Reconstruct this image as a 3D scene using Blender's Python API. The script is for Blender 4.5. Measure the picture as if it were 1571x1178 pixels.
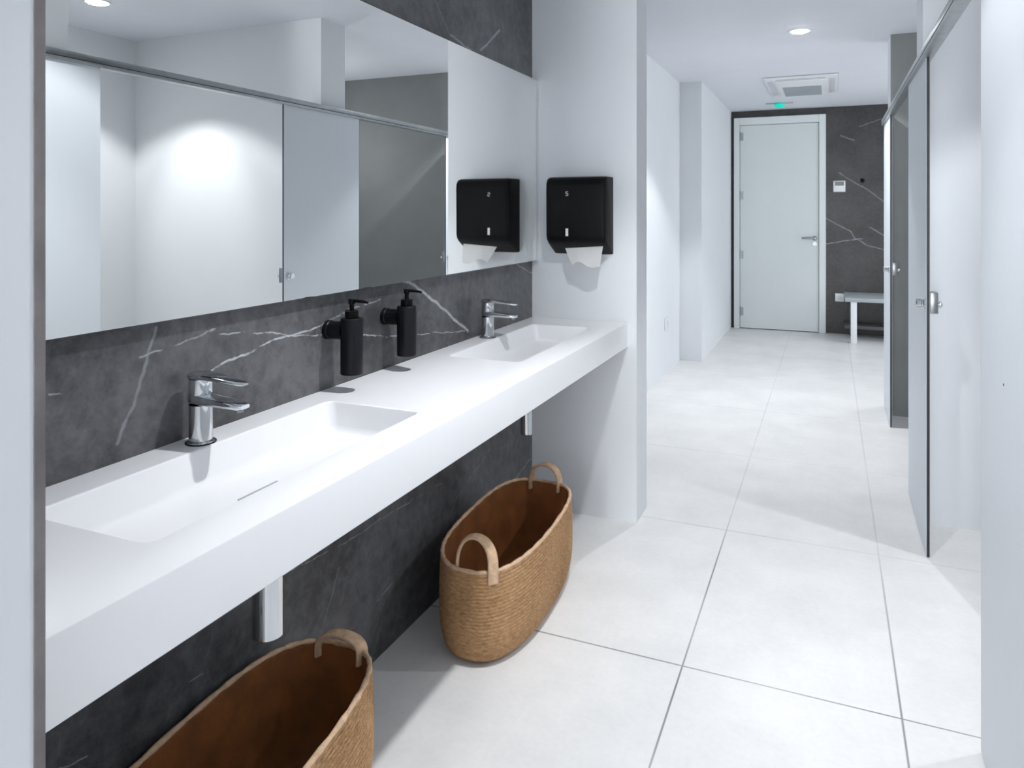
import bpy, bmesh, math, random
from mathutils import Vector, Matrix
for o in list(bpy.data.objects): bpy.data.objects.remove(o)
scene = bpy.context.scene
COL = scene.collection
random.seed(4)
W, HT = 1571, 1178
# ---------------------------------------------------------------- camera
F_PX, VPX, CY = 1130.0, 1273.0, 326.0
yaw = math.atan2(VPX - W/2, F_PX)
cam_d = bpy.data.cameras.new('camera'); cam = bpy.data.objects.new('camera', cam_d); COL.objects.link(cam)
cam.location = (0, 0, 1.35)
cam.rotation_euler = (math.pi/2, 0, yaw)
cam_d.sensor_fit = 'HORIZONTAL'; cam_d.sensor_width = 36.0
cam_d.lens = 36.0*F_PX/W
cam_d.shift_y = -(HT/2 - CY)/W
cam_d.clip_start = 0.02
scene.camera = cam
# ---------------------------------------------------------------- world and exposure
wd = bpy.data.worlds.new('world'); scene.world = wd; wd.use_nodes = True
wd.node_tree.nodes['Background'].inputs[0].default_value = (.8, .85, .9, 1)
wd.node_tree.nodes['Background'].inputs[1].default_value = 0.3
vs = scene.view_settings
vs.view_transform = 'Standard'; vs.look = 'None'; vs.gamma = 1; vs.use_curve_mapping = False
vs.exposure = 0.72
LAMP_COL = (0.965, 0.985, 1.0)
CEIL = 2.535
def spot(name, x, y, watts, deg=112, blend=.25, z=CEIL-.024, rad=.032):
    l = bpy.data.lights.new(name, 'SPOT'); l.energy = watts; l.spot_size = math.radians(deg); l.spot_blend = blend
    l.shadow_soft_size = rad; l.color = LAMP_COL
    o = bpy.data.objects.new(name, l); COL.objects.link(o); o.location = (x, y, z); return o
def area(name, x, y, z, w, h, watts):
    l = bpy.data.lights.new(name, 'AREA'); l.shape = 'RECTANGLE'; l.size = w; l.size_y = h; l.energy = watts; l.color = LAMP_COL
    o = bpy.data.objects.new(name, l); COL.objects.link(o); o.location = (x, y, z); return o
LIGHTS = [(-.32, 1.68, 42, 34), (-.18, 5.15, 66, 20), (1.316, 2.88, 42, 0), (-.18, -1.9, 4, 0), (1.6, 7.3, 40, 0)]  # last entry is an unseen lamp added to brighten the far end
for i, (x, y, w, beam) in enumerate(LIGHTS):
    spot('downlight_lamp', x, y, w)
    if beam: spot('downlight_beam', x, y, beam, 78, .5)
sl = spot('gimbal_beam', 1.316, 2.88, 24, 46, .8)      # the near stall's lamp is tilted towards the partition
sl.rotation_euler = (math.radians(33), 0, 0)
wl = area('entry_daylight', -.44, -4.45, 1.35, .6, 2.1, 66); wl.rotation_euler = (math.radians(90), 0, 0)  # unseen fill light added behind the viewer to lift pillar and ceiling
wl = area('recess_daylight', 2.93, 7.4, 1.25, 2.0, 2.4, 9); wl.rotation_euler = (0, math.radians(90), 0)  # unseen fill light added for the far ceiling and door
wl = area('stall_daylight', 1.90, 4.6, 1.9, .5, .6, 4); wl.rotation_euler = (0, math.radians(90), 0)  # unseen fill light added inside the far stall

# ---------------------------------------------------------------- materials
def newmat(name):
    m = bpy.data.materials.new(name); m.use_nodes = True
    nt = m.node_tree; return m, nt, nt.nodes['Principled BSDF']
def noise(nt, scale, detail=4, rough=.55, coord=None, stretch=None):
    tc = nt.nodes.new('ShaderNodeTexCoord'); n = nt.nodes.new('ShaderNodeTexNoise')
    n.inputs['Scale'].default_value = scale; n.inputs['Detail'].default_value = detail; n.inputs['Roughness'].default_value = rough
    src = tc.outputs['Object']
    if stretch:
        mp = nt.nodes.new('ShaderNodeMapping'); mp.inputs['Scale'].default_value = stretch
        nt.links.new(src, mp.inputs[0]); src = mp.outputs[0]
    nt.links.new(src, n.inputs['Vector']); return n
def ramp(nt, fac, stops):
    r = nt.nodes.new('ShaderNodeValToRGB'); cr = r.color_ramp
    while len(cr.elements) < len(stops): cr.elements.new(.5)
    for e, (p, c) in zip(cr.elements, stops): e.position = p; e.color = (*c, 1) if len(c) == 3 else c
    nt.links.new(fac, r.inputs[0]); return r
def bump(nt, bs, h, strength, dist=.002):
    b = nt.nodes.new('ShaderNodeBump'); b.inputs['Strength'].default_value = strength; b.inputs['Distance'].default_value = dist
    nt.links.new(h, b.inputs['Height']); nt.links.new(b.outputs[0], bs.inputs['Normal'])
def plain(name, col, rough=.5, metal=0, var=.03, scale=6, bmp=0, bscale=300):
    m, nt, bs = newmat(name)
    n = noise(nt, scale)
    a = tuple(max(0, c*(1-var)) for c in col); b = tuple(min(1, c*(1+var)) for c in col)
    r = ramp(nt, n.outputs[0], [(.3, a), (.7, b)])
    nt.links.new(r.outputs[0], bs.inputs['Base Color'])
    bs.inputs['Roughness'].default_value = rough; bs.inputs['Metallic'].default_value = metal
    if bmp:
        n2 = noise(nt, bscale, 2); bump(nt, bs, n2.outputs[0], bmp)
    return m
def emis(name, col, st):
    m, nt, bs = newmat(name)
    bs.inputs['Base Color'].default_value = (*col, 1); bs.inputs['Emission Color'].default_value = (*col, 1); bs.inputs['Emission Strength'].default_value = st
    return m
def math_n(nt, op, a, b=None, clamp=False):
    n = nt.nodes.new('ShaderNodeMath'); n.operation = op; n.use_clamp = clamp
    for i, v in enumerate((a, b)):
        if v is None: continue
        if isinstance(v, (int, float)): n.inputs[i].default_value = v
        else: nt.links.new(v, n.inputs[i])
    return n.outputs[0]
def vmath(nt, op, a, b=None, out=0):
    n = nt.nodes.new('ShaderNodeVectorMath'); n.operation = op
    for i, v in enumerate((a, b)):
        if v is None: continue
        if isinstance(v, (tuple, Vector)): n.inputs[i].default_value = tuple(v)
        else: nt.links.new(v, n.inputs[i])
    return n.outputs[out]
def marble(name, veins, dark=(.056, .057, .061), light=(.15, .15, .158), vcol=(.55, .57, .60), rough=.32):
    """veins: list of (polyline of 3D points, width, strength)"""
    m, nt, bs = newmat(name)
    n1 = noise(nt, 2.3, 8, .62); n2 = noise(nt, 26, 6, .7)
    mixf = math_n(nt, 'ADD', math_n(nt, 'MULTIPLY', n1.outputs[0], .6), math_n(nt, 'MULTIPLY', n2.outputs[0], .4))
    base = ramp(nt, mixf, [(.41, dark), (.60, light)])
    tc = nt.nodes.new('ShaderNodeTexCoord')
    nd = noise(nt, 14, 3, .6)
    off = vmath(nt, 'MULTIPLY', vmath(nt, 'SUBTRACT', nd.outputs['Color'], (.5, .5, .5)), (.020, .020, .020))
    nd2 = noise(nt, 60, 2, .6)
    off2 = vmath(nt, 'MULTIPLY', vmath(nt, 'SUBTRACT', nd2.outputs['Color'], (.5, .5, .5)), (.004, .004, .004))
    p = vmath(nt, 'ADD', vmath(nt, 'ADD', tc.outputs['Object'], off), off2)
    total = None
    for pts, w, s in veins:
        best = None
        for a, b in zip(pts[:-1], pts[1:]):
            a = Vector(a); b = Vector(b); ba = b-a; L2 = ba.length_squared
            pa = vmath(nt, 'SUBTRACT', p, a)
            h = math_n(nt, 'MULTIPLY', vmath(nt, 'DOT_PRODUCT', pa, tuple(ba/L2), out=1), 1.0, True)
            cmb = nt.nodes.new('ShaderNodeVectorMath'); cmb.operation = 'SCALE'
            cmb.inputs[0].default_value = tuple(ba); nt.links.new(h, cmb.inputs['Scale'])
            d = vmath(nt, 'LENGTH', vmath(nt, 'SUBTRACT', pa, cmb.outputs[0]), out=1)
            best = d if best is None else math_n(nt, 'MINIMUM', best, d)
        f = math_n(nt, 'SUBTRACT', 1.5, math_n(nt, 'MULTIPLY', best, 2.1/w), True)
        f = math_n(nt, 'MULTIPLY', f, s)
        total = f if total is None else math_n(nt, 'MAXIMUM', total, f)
    # faint hairline veining everywhere
    n3 = noise(nt, 1.9, 3, .5); n3.inputs['Distortion'].default_value = .12
    hl = math_n(nt, 'ABSOLUTE', math_n(nt, 'SUBTRACT', n3.outputs[0], .5))
    hl = math_n(nt, 'MULTIPLY', math_n(nt, 'SUBTRACT', 1.0, math_n(nt, 'MULTIPLY', hl, 260), True), .045)
    total = hl if total is None else math_n(nt, 'MAXIMUM', total, hl)
    nb = noise(nt, 30, 2, .5)
    total = math_n(nt, 'MULTIPLY', total, math_n(nt, 'ADD', .45, math_n(nt, 'MULTIPLY', nb.outputs[0], 1.0)), True)
    mx = nt.nodes.new('ShaderNodeMix'); mx.data_type = 'RGBA'
    nt.links.new(total, mx.inputs[0]); nt.links.new(base.outputs[0], mx.inputs[6]); mx.inputs[7].default_value = (*vcol, 1)
    nt.links.new(mx.outputs[2], bs.inputs['Base Color'])
    bs.inputs['Roughness'].default_value = rough
    bs.inputs['Specular IOR Level'].default_value = .3
    return m
WX = -1.258
def sw(L): return [(WX, y, z) for y, z in L]
def fw(L): return [(x, 9.0, z) for x, z in L]
M = {}
M['marble_left'] = marble('dark veined stone left', [
    (sw([(1.235,1.0),(1.288,1.014),(1.335,1.016),(1.389,1.03),(1.482,1.039),(1.557,1.041),(1.653,1.05)]), .0052, .95),
    (sw([(1.60,1.045),(1.774,1.075),(1.90,1.085)]), .005, .45),
    (sw([(1.255,1.078),(1.404,1.060),(1.482,1.041),(1.584,1.025),(1.806,.993),(1.944,.966),(2.121,.945),(2.301,.925),(2.496,.901)]), .0036, .8),
    (sw([(1.90,1.16),(2.072,1.123),(2.164,1.077),(2.301,1.01),(2.426,.937),(2.496,.901)]), .0105, .75),
    (sw([(1.051,1.062),(1.097,1.068),(1.138,1.071),(1.19,1.077),(1.245,1.094)]), .0045, .55),
    (sw([(1.09,1.119),(1.062,1.045),(1.036,.973),(1.0,.906)]), .008, .3),
    (sw([(2.35,1.992),(2.523,1.97)]), .008, .45), (sw([(2.603,1.984),(2.79,2.106)]), .009, .5),
    (sw([(2.2,2.12),(2.35,1.992)]), .005, .2), (sw([(2.9,1.16),(3.0,1.11),(3.15,1.07)]), .006, .55),
    (sw([(.865,1.029),(.89,1.026)]), .003, .4),
    (sw([(1.173,.348),(1.217,.34)]), .004, .4), (sw([(.86,.365),(.939,.346)]), .004, .4),
    (sw([(1.863,.173),(1.978,.19)]), .004, .4), (sw([(1.50,.44),(1.736,.415),(1.963,.413),(2.291,.394)]), .004, .35),
    (sw([(2.90,.16),(2.956,.19),(3.123,.224)]), .006, .45), (sw([(1.5,.12),(1.62,.22),(1.7,.36)]), .006, .18),
    (sw([(2.2,.1),(2.4,.3),(2.7,.4)]), .004, .3)])
M['marble_far'] = marble('dark veined stone far', [
    (fw([(-.05,1.29),(.02,1.25),(.213,1.14),(.25,1.07),(.376,.99),(.56,.94)]), .010, .35),
    (fw([(-.05,.995),(.133,1.03),(.33,1.062)]), .009, .5),
    (fw([(.094,1.794),(.259,1.675),(.376,1.608),(.60,1.42)]), .010, .32),
    (fw([(.408,1.185),(.56,1.09)]), .014, .30), (fw([(.113,2.208),(.245,2.152)]), .015, .25),
    (fw([(.3,2.3),(.6,2.4)]), .012, .2), (fw([(.2,.33),(.5,.42)]), .01, .2)],
    dark=(.034, .034, .034), light=(.068, .067, .066))
M['wall'] = plain('cool off white paint', (.76, .78, .805), .55, var=.012, scale=3)
M['ceil'] = plain('ceiling paint', (.76, .78, .83), .7, var=.012, scale=3)
M['greywall'] = plain('mid grey stall wall', (.20, .21, .21), .5, var=.05, scale=4)
M['panel'] = plain('pale grey laminate', (.66, .70, .75), .42, var=.012, scale=3)
M['core'] = plain('black laminate core', (.008, .008, .012), .35)
M['rail'] = plain('brushed rail metal', (.40, .42, .43), .32, 1, var=.1, scale=20)
M['chrome'] = plain('chrome', (.66, .68, .70), .07, 1, var=.01)
M['satin'] = plain('satin steel', (.30, .31, .32), .3, 1, var=.03)
M['solid'] = plain('white solid surface', (.88, .88, .90), .28, var=.006, scale=8)
M['black'] = plain('matt black plastic', (.004, .004, .005), .42, var=.2)
M['black'].node_tree.nodes['Principled BSDF'].inputs['Specular IOR Level'].default_value = .12
M['blackmetal'] = plain('black coated metal', (.004, .004, .006), .4, var=.2)
M['blackmetal'].node_tree.nodes['Principled BSDF'].inputs['Specular IOR Level'].default_value = .25
M['white'] = plain('white plastic', (.80, .81, .82), .4, var=.01)
M['paper'] = plain('white paper', (.93, .93, .93), .85, var=.02, scale=30)
M['door'] = plain('door lacquer', (.66, .70, .70), .4, var=.01)
M['doorframe'] = plain('door frame lacquer', (.72, .76, .76), .4, var=.01)
M['grille'] = plain('grille grey', (.36, .38, .42), .6)
M['screen'] = plain('dark display', (.03, .04, .04), .2)
M['bench'] = plain('bench laminate', (.42, .46, .48), .4)
M['bench2'] = plain('pale vent plastic', (.60, .62, .66), .5)
M['shelf'] = plain('bench shelf', (.10, .105, .11), .5)
M['gap'] = plain('dark seam', (.02, .02, .022), .8)
M['bead'] = plain('corner bead', (.20, .18, .18), .5, var=.25, scale=14)
M['lining'] = plain('brown lining', (.22, .075, .017), .75, var=.25, scale=12, bmp=.3, bscale=80)
M['lamp'] = emis('lamp lens', (1, 1, 1), 30)
M['pane'] = emis('frosted daylight glass', (.9, .95, 1), 1.2)  # glow for the added fill panes, no real glazing
M['exit'] = emis('green pictogram light', (.0, .42, .32), .6)
# mirror
m, nt, bs = newmat('mirror glass'); bs.inputs['Metallic'].default_value = 1; bs.inputs['Roughness'].default_value = 0.0
bs.inputs['Base Color'].default_value = (.95, .96, .95, 1); M['mirror'] = m
# floor
m, nt, bs = newmat('pale porcelain tiles')
tc = nt.nodes.new('ShaderNodeTexCoord'); sp = nt.nodes.new('ShaderNodeSeparateXYZ'); nt.links.new(tc.outputs['Object'], sp.inputs[0])
def gl(out, origin, pitch, w):
    v = math_n(nt, 'SUBTRACT', out, origin - pitch/2)
    v = math_n(nt, 'DIVIDE', v, pitch); v = math_n(nt, 'FRACT', v)
    v = math_n(nt, 'MULTIPLY', math_n(nt, 'ABSOLUTE', math_n(nt, 'SUBTRACT', v, .5)), pitch)
    return math_n(nt, 'SUBTRACT', 1.5, math_n(nt, 'MULTIPLY', v, 1.0/w), True)
g = math_n(nt, 'MAXIMUM', math_n(nt, 'MULTIPLY', gl(sp.outputs[0], -.403, .58, .0026), math_n(nt, 'GREATER_THAN', sp.outputs[0], -.9)), gl(sp.outputs[1], 2.215, 1.022, .0026))
nf = noise(nt, 1.3, 2); fade = ramp(nt, nf.outputs[0], [(.36, (.5,)*3), (.56, (1,)*3)])
g = math_n(nt, 'MULTIPLY', g, fade.outputs[0])
dd = vmath(nt, 'LENGTH', vmath(nt, 'SUBTRACT', tc.outputs['Object'], (-.5, 2.25, 0)), out=1)     # grout paled away from the counter, floor glare put into its colour
glare_fade = math_n(nt, 'ADD', .30, math_n(nt, 'MULTIPLY', math_n(nt, 'SUBTRACT', 1.9, math_n(nt, 'MULTIPLY', dd, 1.6), True), .7))
g = math_n(nt, 'MULTIPLY', g, glare_fade)
n1 = noise(nt, 3.2, 8, .65); n2 = noise(nt, 55, 4, .6)
mf = math_n(nt, 'ADD', math_n(nt, 'MULTIPLY', n1.outputs[0], .75), math_n(nt, 'MULTIPLY', n2.outputs[0], .25))
b0 = ramp(nt, mf, [(.33, (.70, .70, .70)), (.62, (.80, .795, .79))])
mx = nt.nodes.new('ShaderNodeMix'); mx.data_type = 'RGBA'; nt.links.new(g, mx.inputs[0]); nt.links.new(b0.outputs[0], mx.inputs[6]); mx.inputs[7].default_value = (.16, .165, .17, 1)
nt.links.new(mx.outputs[2], bs.inputs['Base Color']); bs.inputs['Roughness'].default_value = .42
M['floor'] = m
# woven jute
m, nt, bs = newmat('woven jute')
n1 = noise(nt, 60, 5, .7, stretch=(1, 1, 3.2)); n2 = noise(nt, 4, 3)
f = math_n(nt, 'ADD', math_n(nt, 'MULTIPLY', n1.outputs[0], .75), math_n(nt, 'MULTIPLY', n2.outputs[0], .25))
r = ramp(nt, f, [(.34, (.22, .105, .035)), (.5, (.42, .235, .105)), (.68, (.62, .39, .21))])
nt.links.new(r.outputs[0], bs.inputs['Base Color']); bs.inputs['Roughness'].default_value = .85
n3 = noise(nt, 150, 3, .7, stretch=(1, 1, 2.5)); bump(nt, bs, n3.outputs[0], .8, .004)
M['jute'] = m
M['strap'] = plain('pale jute strap', (.62, .42, .27), .8, var=.2, scale=60, bmp=.5, bscale=120)

# ---------------------------------------------------------------- mesh helpers
def link(name, bm, mat, parent=None, smooth=None, loc=None):
    bmesh.ops.recalc_face_normals(bm, faces=bm.faces[:])
    me = bpy.data.meshes.new(name); bm.to_mesh(me); bm.free()
    mats = mat if isinstance(mat, (list, tuple)) else [mat]
    for k in mats: me.materials.append(M[k] if isinstance(k, str) else k)
    if smooth is not None:
        me.shade_smooth(); me.set_sharp_from_angle(angle=math.radians(smooth))
    o = bpy.data.objects.new(name, me); COL.objects.link(o)
    if parent: o.parent = parent
    if loc: o.location = loc
    return o
def B(): return bmesh.new()
def box(bm, x0, x1, y0, y1, z0, z1, bev=0, seg=2, mi=0):
    r = bmesh.ops.create_cube(bm, size=1)
    for v in r['verts']:
        v.co = Vector(((x0+x1)/2+v.co.x*(x1-x0), (y0+y1)/2+v.co.y*(y1-y0), (z0+z1)/2+v.co.z*(z1-z0)))
    fs = list({f for v in r['verts'] for f in v.link_faces})
    for f in fs: f.material_index = mi
    if bev:
        es = list({e for v in r['verts'] for e in v.link_edges})
        bmesh.ops.bevel(bm, geom=es, offset=bev, segments=seg, profile=.5, affect='EDGES', clamp_overlap=True)
    return bm
def lathe(bm, prof, axis='Z', c=(0, 0, 0), n=32, mi=0):
    """prof: list of (r, h); caps closed when r==0"""
    rings = []
    c = Vector(c)
    def pt(r, a, h):
        u, v = r*math.cos(a), r*math.sin(a)
        return c + (Vector((u, v, h)) if axis == 'Z' else Vector((h, u, v)) if axis == 'X' else Vector((u, h, v)))
    for r, h in prof:
        if r == 0: rings.append([bm.verts.new(pt(0, 0, h))])
        else: rings.append([bm.verts.new(pt(r, 2*math.pi*i/n, h)) for i in range(n)])
    for a, b in zip(rings[:-1], rings[1:]):
        for i in range(n):
            j = (i+1) % n
            if len(a) == 1 and len(b) == 1: continue
            if len(a) == 1: f = bm.faces.new((a[0], b[i], b[j]))
            elif len(b) == 1: f = bm.faces.new((a[i], a[j], b[0]))
            else: f = bm.faces.new((a[i], a[j], b[j], b[i]))
            f.material_index = mi
    return bm
def loft(bm, rings, caps=True, closed=True):
    vs = [[bm.verts.new(p) for p in r] for r in rings]
    n = len(vs[0])
    for a, b in zip(vs[:-1], vs[1:]):
        for i in range(n if closed else n-1):
            j = (i+1) % n; bm.faces.new((a[i], a[j], b[j], b[i]))
    if caps: bm.faces.new(vs[0]); bm.faces.new(vs[-1][::-1])
    return vs
def tube(bm, pts, r, n=10, caps=True):
    pts = [Vector(p) for p in pts]; rings = []; up = Vector((0, 0, 1))
    for i, p in enumerate(pts):
        t = (pts[min(i+1, len(pts)-1)] - pts[max(i-1, 0)]).normalized()
        a = t.cross(up)
        if a.length < 1e-3: a = t.cross(Vector((0, 1, 0)))
        a.normalize(); b = t.cross(a).normalized()
        rr = r[i] if isinstance(r, (list, tuple)) else r
        rings.append([p + a*rr*math.cos(2*math.pi*k/n) + b*rr*math.sin(2*math.pi*k/n) for k in range(n)])
    loft(bm, rings, caps)
def tag(o, label, cat, group=None):
    o['label'] = label; o['category'] = cat
    if group: o['group'] = group
    return o
def thing(name, label, cat, loc=(0, 0, 0), group=None, rz=0):
    o = bpy.data.objects.new(name, None); COL.objects.link(o); o.location = loc; o.rotation_euler = (0, 0, rz)
    o.empty_display_size = .1
    return tag(o, label, cat, group)
def struct(name, bm, mat, smooth=None):
    o = link(name, bm, mat, smooth=smooth); o['kind'] = 'structure'; return o
def copy_tree(o, parent=None):
    c = o.copy(); COL.objects.link(c)
    if parent: c.parent = parent
    for ch in list(o.children): copy_tree(ch, c)
    return c

# ---------------------------------------------------------------- the room
XP = -.770      # face line of pillar and entry nib
XS = .347       # stall front line
struct('floor', box(B(), -1.46, 3.2, -4.7, 9.2, -.1, 0), 'floor')
struct('ceiling', box(B(), -1.46, 3.2, -4.7, 9.2, CEIL, CEIL+.1), 'ceil')
struct('wall_left_front', box(B(), -1.46, WX, .523, 3.15, 0, CEIL), 'marble_left')
struct('wall_left_entry', box(B(), -1.46, XP, -4.6, .523, 0, CEIL), 'wall')
struct('trim_1', box(B(), XP-.006, XP+.0015, .5125, .5245, 0, CEIL), 'bead')
struct('wall_left_pillar', box(B(), -1.46, XP, 3.15, 3.34, 0, CEIL), 'wall')
struct('wall_left_rear', box(B(), -1.46, WX, 3.34, 6.80, 0, CEIL), 'wall')
struct('wall_left_jut', box(B(), -1.46, -1.065, 6.80, 9.0, 0, CEIL), 'wall')
struct('wall_far', box(B(), -1.46, 3.1, 9.0, 9.15, 0, CEIL), 'marble_far')
struct('wall_back', box(B(), XP, 3.1, -4.65, -4.5, 0, CEIL), 'wall')
struct('wall_right', box(B(), 1.95, 2.10, -4.5, 5.74, 0, CEIL), 'wall')
struct('window_1', box(B(), -.75, -.13, -4.499, -4.485, .28, 2.42), 'pane')  # glowing sheet added behind the entry fill light, out of view
struct('window_2', box(B(), 2.985, 2.999, 6.15, 8.65, .2, 2.3), 'pane')  # glowing sheet added with the recess fill light, out of view
struct('window_3', box(B(), 1.935, 1.949, 4.3, 4.9, 1.6, 2.2), 'pane')  # glowing sheet added with the stall fill light, out of view
struct('wall_right_rear', box(B(), 3.0, 3.1, 5.74, 9.0, 0, CEIL), 'wall')
struct('wall_right_recess', box(B(), 1.95, 3.0, 5.5, 5.74, 0, CEIL), 'wall')
struct('wall_right_entry', box(B(), .384, .50, -4.5, 1.40, 0, CEIL), 'wall')
struct('wall_right_near_partition', box(B(), .384, 1.95, 1.80, 2.04, 0, CEIL), 'wall')
struct('wall_right_middle_partition', box(B(), .372, 1.95, 3.65, 3.89, 0, CEIL), 'wall')
o = struct('wall_right_far_partition', box(B(), .372, 1.95, 5.50, 5.74, 0, CEIL), ['wall', 'greywall'])
for p in o.data.polygons:
    if p.normal.y < -.9: p.material_index = 1

# far door
door = link('door_1', box(B(), -.962, -.115, 8.955, 8.994, .008, 2.362, .003), 'door'); door['kind'] = 'structure'
bm = B()
box(bm, -1.030, -.966, 8.94, 8.999, 0, 2.452, .004); box(bm, -.111, -.040, 8.94, 8.999, 0, 2.452, .004)
box(bm, -.966, -.111, 8.94, 8.999, 2.366, 2.452, .004)
link('door_frame', bm, 'doorframe', door)
link('door_seam', box(B(), -.9665, -.1105, 8.985, 8.9985, .001, 2.3665), 'gap', door)
for z in (2.235, 1.55, .86, .20):
    bm = B(); lathe(bm, [(0, z-.05), (.009, z-.05), (.009, z+.05), (0, z+.05)], c=(-.958, 8.945, 0), n=12)
    box(bm, -.955, -.925, 8.951, 8.956, z-.045, z+.045)
    link('door_hinge', bm, 'satin', door, 40)
bm = B(); hx, hz = -.155, 1.062
lathe(bm, [(0, 8.955), (.026, 8.955), (.026, 8.946), (.022, 8.943), (0, 8.943)], 'Y', (hx, 0, hz), 24)
lathe(bm, [(0, 8.943), (.010, 8.943), (.010, 8.905), (0, 8.905)], 'Y', (hx, 0, hz), 16)
tube(bm, [(hx, 8.91, hz), (hx-.03, 8.908, hz), (hx-.10, 8.91, hz), (hx-.135, 8.915, hz)], .010, 12)
link('door_handle', bm, 'satin', door, 40)
bm = B(); lathe(bm, [(0, 8.955), (.024, 8.955), (.024, 8.947), (0, 8.947)], 'Y', (hx, 0, hz-.062), 24)
link('key_rose', bm, 'satin', door, 40)

# ---------------------------------------------------------------- stall fronts
def stall_panel(y0, y1, label, lock_y=None):
    t = thing('cubicle_screen', label, 'screen', (XS, (y0+y1)/2, 0), 'cubicle screens')
    hy = (y1-y0)/2
    link('panel', box(B(), .0, .0012, -hy, hy, .004, 1.957), 'panel', t)
    link('core', box(B(), .0012, .0118, -hy, hy, .004, 1.957), 'core', t)
    link('inner_face', box(B(), .0118, .013, -hy, hy, .004, 1.957), 'panel', t)
    if lock_y:
        k = B(); ly = -hy+.035; z = .992
        lathe(k, [(0, 0), (.024, 0), (.024, -.006), (.016, -.009), (.016, -.014), (.0185, -.016), (.0185, -.030), (.015, -.034), (0, -.034)], 'X', (0, ly, z), 28)
        link('lock_knob', k, 'chrome', t, 40)
        k = B(); box(k, .013, .042, ly-.030, ly+.030, z-.038, z+.045, .003)
        link('lock_box', k, 'satin', t, 40)
        k = B(); lathe(k, [(0, .042), (.013, .042), (.013, .054), (.010, .058), (0, .058)], 'X', (0, ly, z-.004), 20)
        box(k, .046, .058, ly-.022, ly+.022, z-.008, z+.006, .002)
        link('lock_thumbturn', k, 'chrome', t, 40)
    return t
p0 = stall_panel(1.40, 2.155, 'pale stall panel at the right edge of the photo, with one tiny dark screw hole')
link('screw_hole', lathe(B(), [(0, -.0006), (.003, -.0006), (.003, .0004), (0, .0004)], 'X', (0, 1.892-1.7775, .976), 12), 'gap', p0)
stall_panel(3.29, 4.005, 'middle stall panel with a chrome lock at chest height on its black near edge', True)
stall_panel(5.19, 5.75, 'far narrow stall panel beside the bench, with a small lock on its near edge', True)
t = thing('stall_top_rail', 'long grey metal rail running along the top of the stall panels', 'rail', (XS, 3.6, 1.957))
bm = B(); box(bm, -.014, .026, -2.2, 2.17, 0, .042, .002); link('rail_tube', bm, 'rail', t, 40)
bm = B(); box(bm, -.0145, -.004, -2.195, 2.165, .013, .017); link('rail_groove', bm, 'gap', t)
for yy in (3.77, 5.62, 1.92):
    link('wall_bracket', box(B(), .024, .0255+.012, yy-3.6-.03, yy-3.6+.03, .004, .032, .002), 'rail', t)

# ---------------------------------------------------------------- washbasin counter
CT, CB = .870, .763
CX0, CX1, CY0, CY1 = WX+.001, -.810, .5245, 3.149
def rrect(x0, x1, y0, y1, r, z, seg=6):
    pts = []
    for cx, cy, a0 in ((x1-r, y1-r, 0), (x0+r, y1-r, 90), (x0+r, y0+r, 180), (x1-r, y0+r, 270)):
        for i in range(seg+1):
            a = math.radians(a0+90*i/seg); pts.append(Vector((cx+r*math.cos(a), cy+r*math.sin(a), z)))
    return pts
BAS = [(-1.172, -.908, .772, 1.542), (-1.172, -.915, 2.180, 2.950)]
root = thing('washbasin_counter', 'long white solid-surface counter with two sunken rectangular basins, hung on the stone wall', 'counter', (-1.03, 1.84, CB))
inv = Vector((1.03, -1.84, -CB))
bm = B()
e = .004
outer = rrect(CX0, CX1-e, CY0, CY1, .0005, CT, 1)
# top with holes
ov = [bm.verts.new(p) for p in [Vector((CX0, CY0, CT)), Vector((CX1-e, CY0, CT)), Vector((CX1-e, CY1, CT)), Vector((CX0, CY1, CT))]]
edges = [bm.edges.new((ov[i], ov[(i+1) % 4])) for i in range(4)]
for (x0, x1, y0, y1) in BAS:
    hv = [bm.verts.new(p) for p in rrect(x0-e, x1+e, y0-e, y1+e, .022+e, CT)]
    edges += [bm.edges.new((hv[i], hv[(i+1) % len(hv)])) for i in range(len(hv))]
bmesh.ops.triangle_fill(bm, use_beauty=True, edges=edges)
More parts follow.
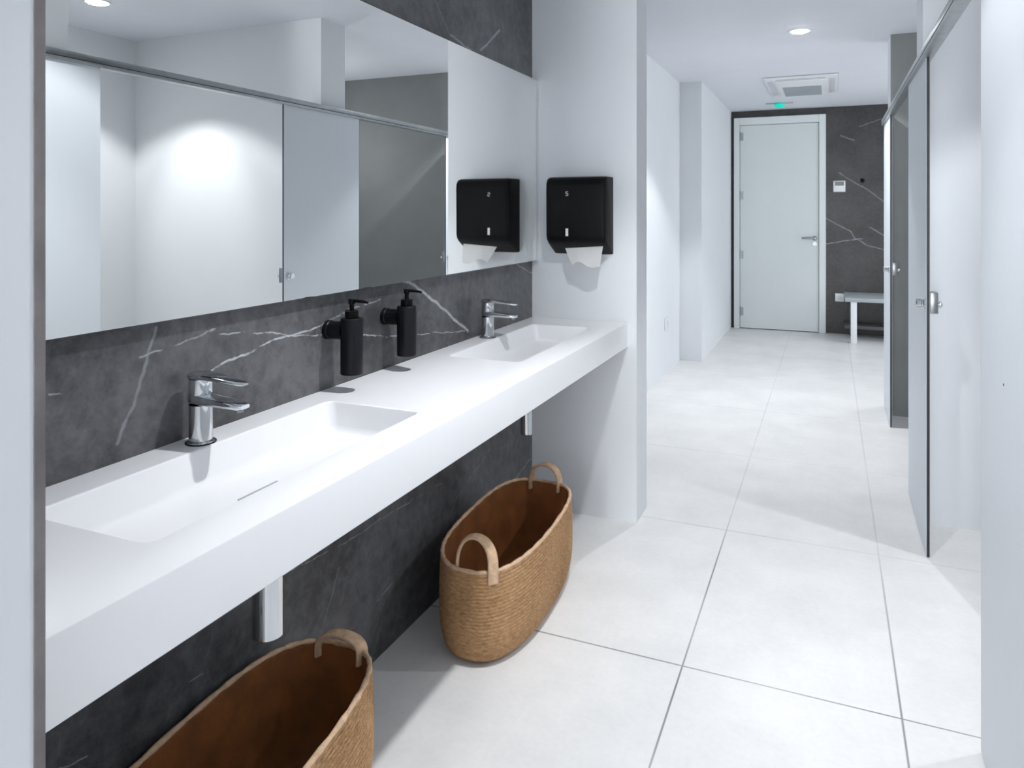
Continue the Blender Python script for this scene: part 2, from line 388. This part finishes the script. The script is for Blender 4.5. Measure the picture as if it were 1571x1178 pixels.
# apron, underside
pf = [(CX1-e, CT), (CX1-e*.3, CT-e*.3), (CX1, CT-e), (CX1, CB+.002), (CX1-.002, CB), (CX0, CB), (CX0, CT)]
for (xa, za), (xb, zb) in zip(pf[:-1], pf[1:]):
    bm.faces.new([bm.verts.new(p) for p in ((xa, CY0, za), (xa, CY1, za), (xb, CY1, zb), (xb, CY0, zb))])
for yy in (CY0, CY1):
    bm.faces.new([bm.verts.new((x, yy, z)) for x, z in pf])
bmesh.ops.remove_doubles(bm, verts=bm.verts[:], dist=1e-5)
bmesh.ops.translate(bm, vec=inv, verts=bm.verts[:])
link('counter_slab', bm, 'solid', root, 35)
for (x0, x1, y0, y1) in BAS:
    bm = B(); rings = []
    rings.append(rrect(x0-e, x1+e, y0-e, y1+e, .022+e, CT))
    rings.append(rrect(x0-e*.3, x1+e*.3, y0-e*.3, y1+e*.3, .022+e*.3, CT-e*.3))
    rings.append(rrect(x0, x1, y0, y1, .022, CT-e))
    rings.append(rrect(x0+.012, x1-.008, y0+.010, y1-.010, .022, CT-.055))
    rings.append(rrect(x0+.018, x1-.012, y0+.015, y1-.015, .020, CT-.066))
    rings.append(rrect(x0+.030, x1-.022, y0+.028, y1-.028, .015, CT-.072))
    rings.append(rrect(x0+.095, x1-.080, y0+.10, y1-.10, .008, CT-.077))
    rings.append(rrect(x0+.115, x1-.100, y0+.30, y1-.30, .004, CT-.079))
    rings = [[p+inv for p in r] for r in rings]
    vv = loft(bm, rings, caps=False); bm.faces.new(vv[-1])
    b = link('basin', bm, 'solid', root, 50)
    xc, yc = -1.050, (y0+y1)/2
    bm = B(); box(bm, xc-.006+inv.x, xc+.004+inv.x, yc-.055+inv.y, yc+.055+inv.y, CT-.0795+inv.z, CT-.0772+inv.z)
    link('drain_slot', bm, 'grille', b)

# mirror
mz0, mz1 = 1.131, 1.957
t = thing('wall_mirror', 'wide frameless mirror on the dark stone wall above the counter', 'mirror', (WX, 1.84, mz0))
link('backing', box(B(), .001, .020, -1.28, 1.27, .012, mz1-mz0-.012), 'gap', t)
link('mirror_glass', box(B(), .020, .025, .5265-1.84, 3.146-1.84, 0, mz1-mz0, .0006, 1), 'mirror', t)

# taps
def tap(loc, label):
    t = thing('basin_tap', label, 'tap', loc, 'basin taps')
    bm = B(); lathe(bm, [(0, 0), (.029, 0), (.029, .004), (.026, .006), (.0235, .007), (.0235, .078), (.0235, .080)], n=40)
    link('tap_body', bm, 'chrome', t, 40)
    link('base_ring', lathe(B(), [(.0235, .0001), (.031, .0001), (.031, .0022), (.0235, .0022)], n=40), 'black', t)
    # spout
    bm = B(); rings = []
    for x, z, hw, hh in ((-.0235, .092, .008, .009), (-.018, .092, .018, .011), (0, .092, .0238, .0120), (.03, .091, .023, .0105), (.08, .0885, .0215, .0075), (.112, .0865, .019, .0060), (.120, .086, .012, .004)):
        rings.append([Vector((x, hw*math.copysign(abs(math.cos(a))**.5, math.cos(a)), z+hh*math.copysign(abs(math.sin(a))**.5, math.sin(a)))) for a in [2*math.pi*k/20 for k in range(20)]])
    loft(bm, rings); link('spout', bm, 'chrome', t, 45)
    link('aerator', lathe(B(), [(0, .074), (.0085, .074), (.0085, .086), (0, .086)], c=(.104, 0, 0), n=20), 'satin', t, 40)
    bm = B(); lathe(bm, [(0, .100), (.0215, .100), (.0235, .104), (.0235, .134), (0, .134)], n=40)
    link('cartridge', bm, 'chrome', t, 40)
    bm = B(); rings = []
    for x, z, hw, hh in ((-.0245, .1385, .012, .004), (-.018, .1395, .020, .0065), (0, .140, .0245, .0075), (.03, .1395, .022, .006), (.07, .1365, .017, .0042), (.112, .132, .0135, .0032), (.120, .131, .009, .002)):
        rings.append([Vector((x, hw*math.copysign(abs(math.cos(a))**.5, math.cos(a)), z+hh*math.copysign(abs(math.sin(a))**.5, math.sin(a)))) for a in [2*math.pi*k/20 for k in range(20)]])
    loft(bm, rings); link('lever', bm, 'chrome', t, 45)
    return t
tp = tap((-1.208, 1.157, CT), 'chrome lever tap at the near basin, left of both soap dispensers')
c = copy_tree(tp); c.location = (-1.208, 2.565, CT); c['label'] = 'chrome lever tap at the far basin beside the pillar, under the towel dispenser'

# soap dispensers
sd = thing('soap_dispenser', 'black wall-mounted pump soap bottle nearer the viewer, left of the two on the stone wall', 'soap dispenser', (-1.178, 1.645, .917), 'soap dispensers')
link('bottle', lathe(B(), [(0, 0), (.028, 0), (.030, .002), (.030, .147), (.028, .150), (0, .150)], n=40), 'blackmetal', sd, 40)
link('pump_collar', lathe(B(), [(0, .150), (.018, .150), (.0185, .152), (.0185, .169), (.016, .171), (0, .171)], n=32), 'black', sd, 40)
bm = B(); lathe(bm, [(0, .171), (.0065, .171), (.0065, .186), (.0095, .188), (.0095, .200), (.008, .202), (0, .202)], n=24)
tube(bm, [(0, 0, .197), (.02, 0, .197), (.040, 0, .1955), (.052, 0, .193)], [.0052, .005, .004, .003], 12)
link('pump_head', bm, 'black', sd, 40)
bm = B(); lathe(bm, [(0, -.0785), (.026, -.0785), (.026, -.068), (.024, -.066), (.024, -.022), (0, -.022)], 'X', (0, 0, .114), 32)
link('wall_mount', bm, 'blackmetal', sd, 40)
c = copy_tree(sd); c.location = (-1.178, 1.925, .917); c['label'] = 'black wall-mounted pump soap bottle farther away, right of the two, by the thick white vein'

# drain pipes
dp = thing('drain_trap', 'chrome cylindrical drain trap hanging under the near basin', 'drain pipe', (-1.03, 1.157, .506), 'drain traps')
link('trap_cup', lathe(B(), [(0, 0), (.027, 0), (.031, .004), (.031, .150), (.027, .154), (.022, .160)], n=32), 'chrome', dp, 40)
link('tailpipe', lathe(B(), [(.022, .160), (.017, .162), (.017, CB-.506)], n=24), 'chrome', dp, 40)
bm = B(); tube(bm, [(-.014, 0, .165), (-.10, 0, .165), (-.227, 0, .165)], .016, 20); link('waste_pipe', bm, 'chrome', dp, 40)
link('wall_flange', lathe(B(), [(0, -.227), (.032, -.227), (.030, -.221), (.017, -.217)], 'X', (0, 0, .165), 28), 'chrome', dp, 40)
c = copy_tree(dp); c.location = (-1.03, 2.52, .506+.02)
c['label'] = 'chrome cylindrical drain trap under the far basin, above the far basket'
for ch in c.children: ch.scale = (.7, .7, 1); 
c.location = (-1.03, 2.52, .530)
for ch in c.children:
    if ch.name.startswith('tailpipe'): ch.scale = (.8, .8, (CB-.530-.16)/(CB-.506-.16)); ch.location.z = .16*(1-ch.scale.z)
    if ch.name.startswith('waste') or ch.name.startswith('wall_flange'): ch.scale = (1, .8, .8); ch.location.z = .165*.2

# ---------------------------------------------------------------- paper towel dispenser on the pillar face
td = thing('paper_towel_dispenser', 'black paper towel dispenser with a white sheet hanging out, on the pillar face', 'towel dispenser', (-1.010, 3.149, 1.165))
hw = .136
prof = [(0, 0), (-.070, .035), (-.100, .052), (-.116, .066), (-.122, .085), (-.124, .300), (-.121, .318), (-.108, .334), (-.085, .341), (0, .342)]  # (y,z)
bm = B(); rings = []
for x, s in ((-hw, .90), (-hw+.003, .955), (-hw+.010, .985), (-hw+.022, 1.0), (hw-.022, 1.0), (hw-.010, .985), (hw-.003, .955), (hw, .90)):
    rings.append([Vector((x, y*s, .17+(z-.17)*(1-(1-s)*.25))) for y, z in prof])
loft(bm, rings); link('housing', bm, 'black', td, 38)
bm = B(); box(bm, -.036-.006, -.036+.006, -.1252, -.1235, .083, .116, .0005, 1); box(bm, -.036-.004, -.036+.004, -.1258, -.1250, .086, .113)
link('level_window', bm, 'white', td)
bm = B(); pts = []
for a in range(30, 275, 15): pts.append((-.036+.0055*math.cos(math.radians(a)), -.1245, .267+.0042+.0042*math.sin(math.radians(a))))
for a in range(90, -151, -15): pts.append((-.036+.0055*math.cos(math.radians(a)), -.1245, .267-.0042+.0042*math.sin(math.radians(a))))
tube(bm, pts, .0014, 6); link('emblem', bm, 'white', td)
bm = B(); N = 12; rows = []
for j in range(9):
    v = j/8; row = []
    for i in range(N+1):
        u = i/N
        x = -.058+.172*u + (.040*v*(1-u)) - .006*v*u
        y = -.082 - .030*v + .008*math.sin(u*5+v*2)*v
        z = .040 - .095*v + .012*math.sin(u*3.0)*v - .012*(1-u)*(1-v) + .012*(1-u)*v*v + .010*math.sin(u*7)*v
        row.append(bm.verts.new((x, y, z)))
    rows.append(row)
for a, b in zip(rows[:-1], rows[1:]):
    for i in range(N): bm.faces.new((a[i], a[i+1], b[i+1], b[i]))
bmesh.ops.solidify(bm, geom=bm.faces[:], thickness=.0012)
link('paper_sheet', bm, 'paper', td, 60)

# ---------------------------------------------------------------- baskets
def basket(loc, rz, label, slump=.085):
    t = thing('woven_basket', label, 'basket', loc, 'woven baskets under the counter', rz)
    HL, HW, H = .400, .166, .300
    n = 96
    def ring(inset, z, wav=0.0):
        pts = []
        for k in range(n):
            a = 2*math.pi*k/n; ca, sa = math.cos(a), math.sin(a)
            x = (HW-inset)*math.copysign(abs(ca)**.78, ca); y = (HL-inset)*math.copysign(abs(sa)**.80, sa)
            zz = z + wav*(-.012*abs(sa)**4 + .004*math.sin(3*a+1))
            pts.append(Vector((x, y, zz)))
        return pts
    bm = B(); rings = [ring(.10, .001), ring(.05, .002), ring(.032, .006), ring(.018, .018)]
    rows = 24; z0 = .025
    for i in range(rows*4+1):
        f = i/(rows*4); z = z0 + (H-.006-z0)*f
        b = .0022*abs(math.sin(math.pi*rows*f))
        base = .012*(1-min(1, f*3))**2 - .004*math.sin(math.pi*f)
        rings.append(ring(base+.0022-b, z, f))
    vs_ = loft(bm, rings, caps=False); bm.faces.new(vs_[0])
    link('woven_side', bm, 'jute', t, 70)
    # lining
    bm = B(); rings = [ring(.0035, H-.006, 1), ring(.012, H-.010, 1), ring(.014, .20, .6), ring(.018, .10, .3), ring(.026, .03, 0), ring(.05, .014), ring(.12, .012)]
    vs_ = loft(bm, rings, caps=False); bm.faces.new(vs_[-1])
    link('lining', bm, 'lining', t, 60)
    # rim braid
    bm = B(); c0 = ring(.006, H-.003, 1); m_ = 8; rr = []
    for k in range(n):
        p = c0[k]; q = c0[(k+1) % n]; d = (q-p).normalized(); s = Vector((d.y, -d.x, 0)); r_ = .0062+.0012*math.sin(k*2.1)
        rr.append([p + s*r_*math.cos(2*math.pi*j/m_) + Vector((0, 0, r_*math.sin(2*math.pi*j/m_))) for j in range(m_)])
    rv = [[bm.verts.new(p) for p in r] for r in rr]
    for k in range(n):
        a, b = rv[k], rv[(k+1) % n]
        for j in range(m_): bm.faces.new((a[j], a[(j+1) % m_], b[(j+1) % m_], b[j]))
    link('rim', bm, 'strap', t, 80)
    # handles: upright strap loops at the two short ends
    for sgn in (-1, 1):
        bm = B(); rr = []; N_ = 22
        for i in range(N_+1):
            a = math.pi*i/N_
            x = (.022 if sgn < 0 else 0) - .058*math.cos(a)*(1+.10*math.sin(a)); hz = max(0, math.sin(a))**.75
            # bent inwards at the near end, slumped outwards at the far end
            y = sgn*(HL-.022) + (.010*hz if sgn < 0 else .004*hz); z = H-.030 + (.112 if sgn < 0 else slump)*hz
            if i in (0, N_): z = H-.045
            rr.append(Vector((x, y, z)))
        rings = []
        for i, p in enumerate(rr):
            t_ = (rr[min(i+1, N_)]-rr[max(i-1, 0)]).normalized(); an = math.radians(118-78*i/N_) if sgn < 0 else math.radians(70); w_ = Vector((math.cos(an), math.sin(an), 0)); nn = t_.cross(w_).normalized(); w_ = nn.cross(t_).normalized()
            hwid, hth = .0165, .0050
            rings.append([p + w_*hwid*cx + nn*hth*cz for cx, cz in ((-1, -.5), (-.8, -1), (.8, -1), (1, -.5), (1, .5), (.8, 1), (-.8, 1), (-1, .5))])
        loft(bm, rings); link('handle', bm, 'strap', t, 60)
    return t
bk = basket((-1.012, 2.345, 0), math.radians(3), 'oblong woven jute basket under the far basin, seen whole with its loop handle')
basket((-1.068, 1.115, 0), math.radians(5), 'oblong woven jute basket cut off by the bottom of the photo, under the near basin', .045)

# ---------------------------------------------------------------- far end of the corridor
t = thing('thermostat', 'small white wall thermostat with a dark display, right of the far door', 'thermostat', (.098, 9.0, 1.642))
link('case', box(B(), -.062, .062, -.018, -.0005, -.062, .062, .005), 'white', t, 40)
link('display', box(B(), -.046, .046, -.0195, -.0175, .008, .052, .001, 1), 'screen', t)
t = thing('wall_outlet', 'white socket low on the dark stone wall, left of the bench', 'outlet', (.100, 9.0, .402))
link('cover_plate', box(B(), -.045, .045, -.010, -.0005, -.045, .045, .003), 'white', t, 40)
link('socket_face', lathe(B(), [(0, -.0112), (.020, -.0112), (.022, -.0100), (.022, -.006)], 'Y', (0, 0, 0), 24), 'door', t, 40)
t = thing('wall_outlet', 'white socket low on the pale left corridor wall, just past the pillar', 'outlet', (WX, 6.17, .424))
link('cover_plate', box(B(), .0005, .011, -.062, .062, -.052, .052, .003), 'white', t, 40)
link('socket_face', lathe(B(), [(.022, .008), (.022, .0115), (.020, .0125), (0, .0125)], 'X', (0, 0, 0), 24), 'door', t, 40)
o = link('cable_grommet', lathe(B(), [(0, 0), (.024, 0), (.024, -.008), (.018, -.012), (0, -.012)], 'Y', (0, 0, 0), 24), 'black', smooth=40, loc=(.33, 8.9995, 1.703))
tag(o, 'small round black cap on the dark stone wall, upper right of the thermostat', 'cap')
t = thing('bench', 'low grey bench with pale square legs and an under-shelf against the far stone wall', 'bench', (.90, 8.66, 0))
link('seat', box(B(), -.755, .755, -.305, .315, .428, .470, .003), 'bench', t, 40)
for sx in (-.672, .672):
    for sy in (-.268, .275):
        link('leg', box(B(), sx-.029, sx+.029, sy-.027, sy+.027, .0, .428, .003), 'white' if sy < 0 else 'shelf', t, 40)
link('shelf', box(B(), -.755, .755, .02, .315, .105, .140, .003), 'shelf', t, 40)

# ceiling things
def downlight(x, y, label):
    t = thing('downlight', label, 'ceiling light', (x, y, CEIL), 'recessed downlights')
    link('trim_ring', lathe(B(), [(.056, -.001), (.058, -.006), (.066, -.006), (.070, 0), (.056, 0)], n=40), 'white', t, 40)
    link('lens', lathe(B(), [(0, -.017), (.030, -.015), (.050, -.009), (.056, -.002)], n=40), 'lamp', t)
    return t
dl = downlight(-.18, 5.15, 'round recessed downlight shining in the corridor ceiling, in front of the air conditioner')
for (x, y, w, beam), lb in zip([LIGHTS[0]]+LIGHTS[2:], (
        'round recessed downlight in the ceiling directly in front of the long counter',
        'round recessed downlight inside the near stall, mirrored at top left of the mirror',
        'round recessed downlight in the ceiling behind the viewer',
        'round recessed downlight over the bench recess past the stalls')):
    c = copy_tree(dl); c.location = (x, y, CEIL); c['label'] = lb

ac = thing('air_conditioner', 'white ceiling cassette air conditioner with a grey grille in front of the far door', 'air conditioner', (-.235, 7.34, CEIL))
bm = B(); box(bm, -.30, .30, -.52, .52, -.022, 0, .008, 3); link('frame', bm, 'white', ac, 40)
link('shadow_seam', box(B(), -.304, .304, -.524, .524, -.003, -.0004), 'grille', ac)
bm = B(); box(bm, -.215, .215, -.43, .43, -.038, -.020, .010, 3); link('intake_panel', bm, 'white', ac, 40)
g = link('grille', box(B(), -.165, .165, -.14, .40, -.040, -.0375), 'grille', ac)
bm = B()
for i in range(18):
    y = -.13+.52*i/17; box(bm, -.163, .163, y-.003, y+.003, -.0425, -.040)
link('slats', bm, 'bench', g)
for sx in (-1, 1):
    link('air_flap', box(B(), sx*.258-.022, sx*.258+.022, -.40, .40, -.026, -.0215, .002), 'bench2' , ac, 40)
for sy in (-1, 1):
    link('air_flap', box(B(), -.20, .20, sy*.475-.014, sy*.475+.014, -.026, -.0215, .002), 'bench2', ac, 40)
ex = thing('exit_light', 'small glowing green emergency light on a thin bar at the ceiling above the far door', 'emergency light', (-.50, 8.45, CEIL))
link('mount_bar', box(B(), -.14, .14, -.014, .014, -.012, -.0005, .002), 'bench', ex, 40)
bm = B(); lathe(bm, [(0, -.055), (.030, -.052), (.050, -.038), (.056, -.020), (.050, -.012), (0, -.012)], n=28)
link('green_lens', bm, 'exit', ex, 60)
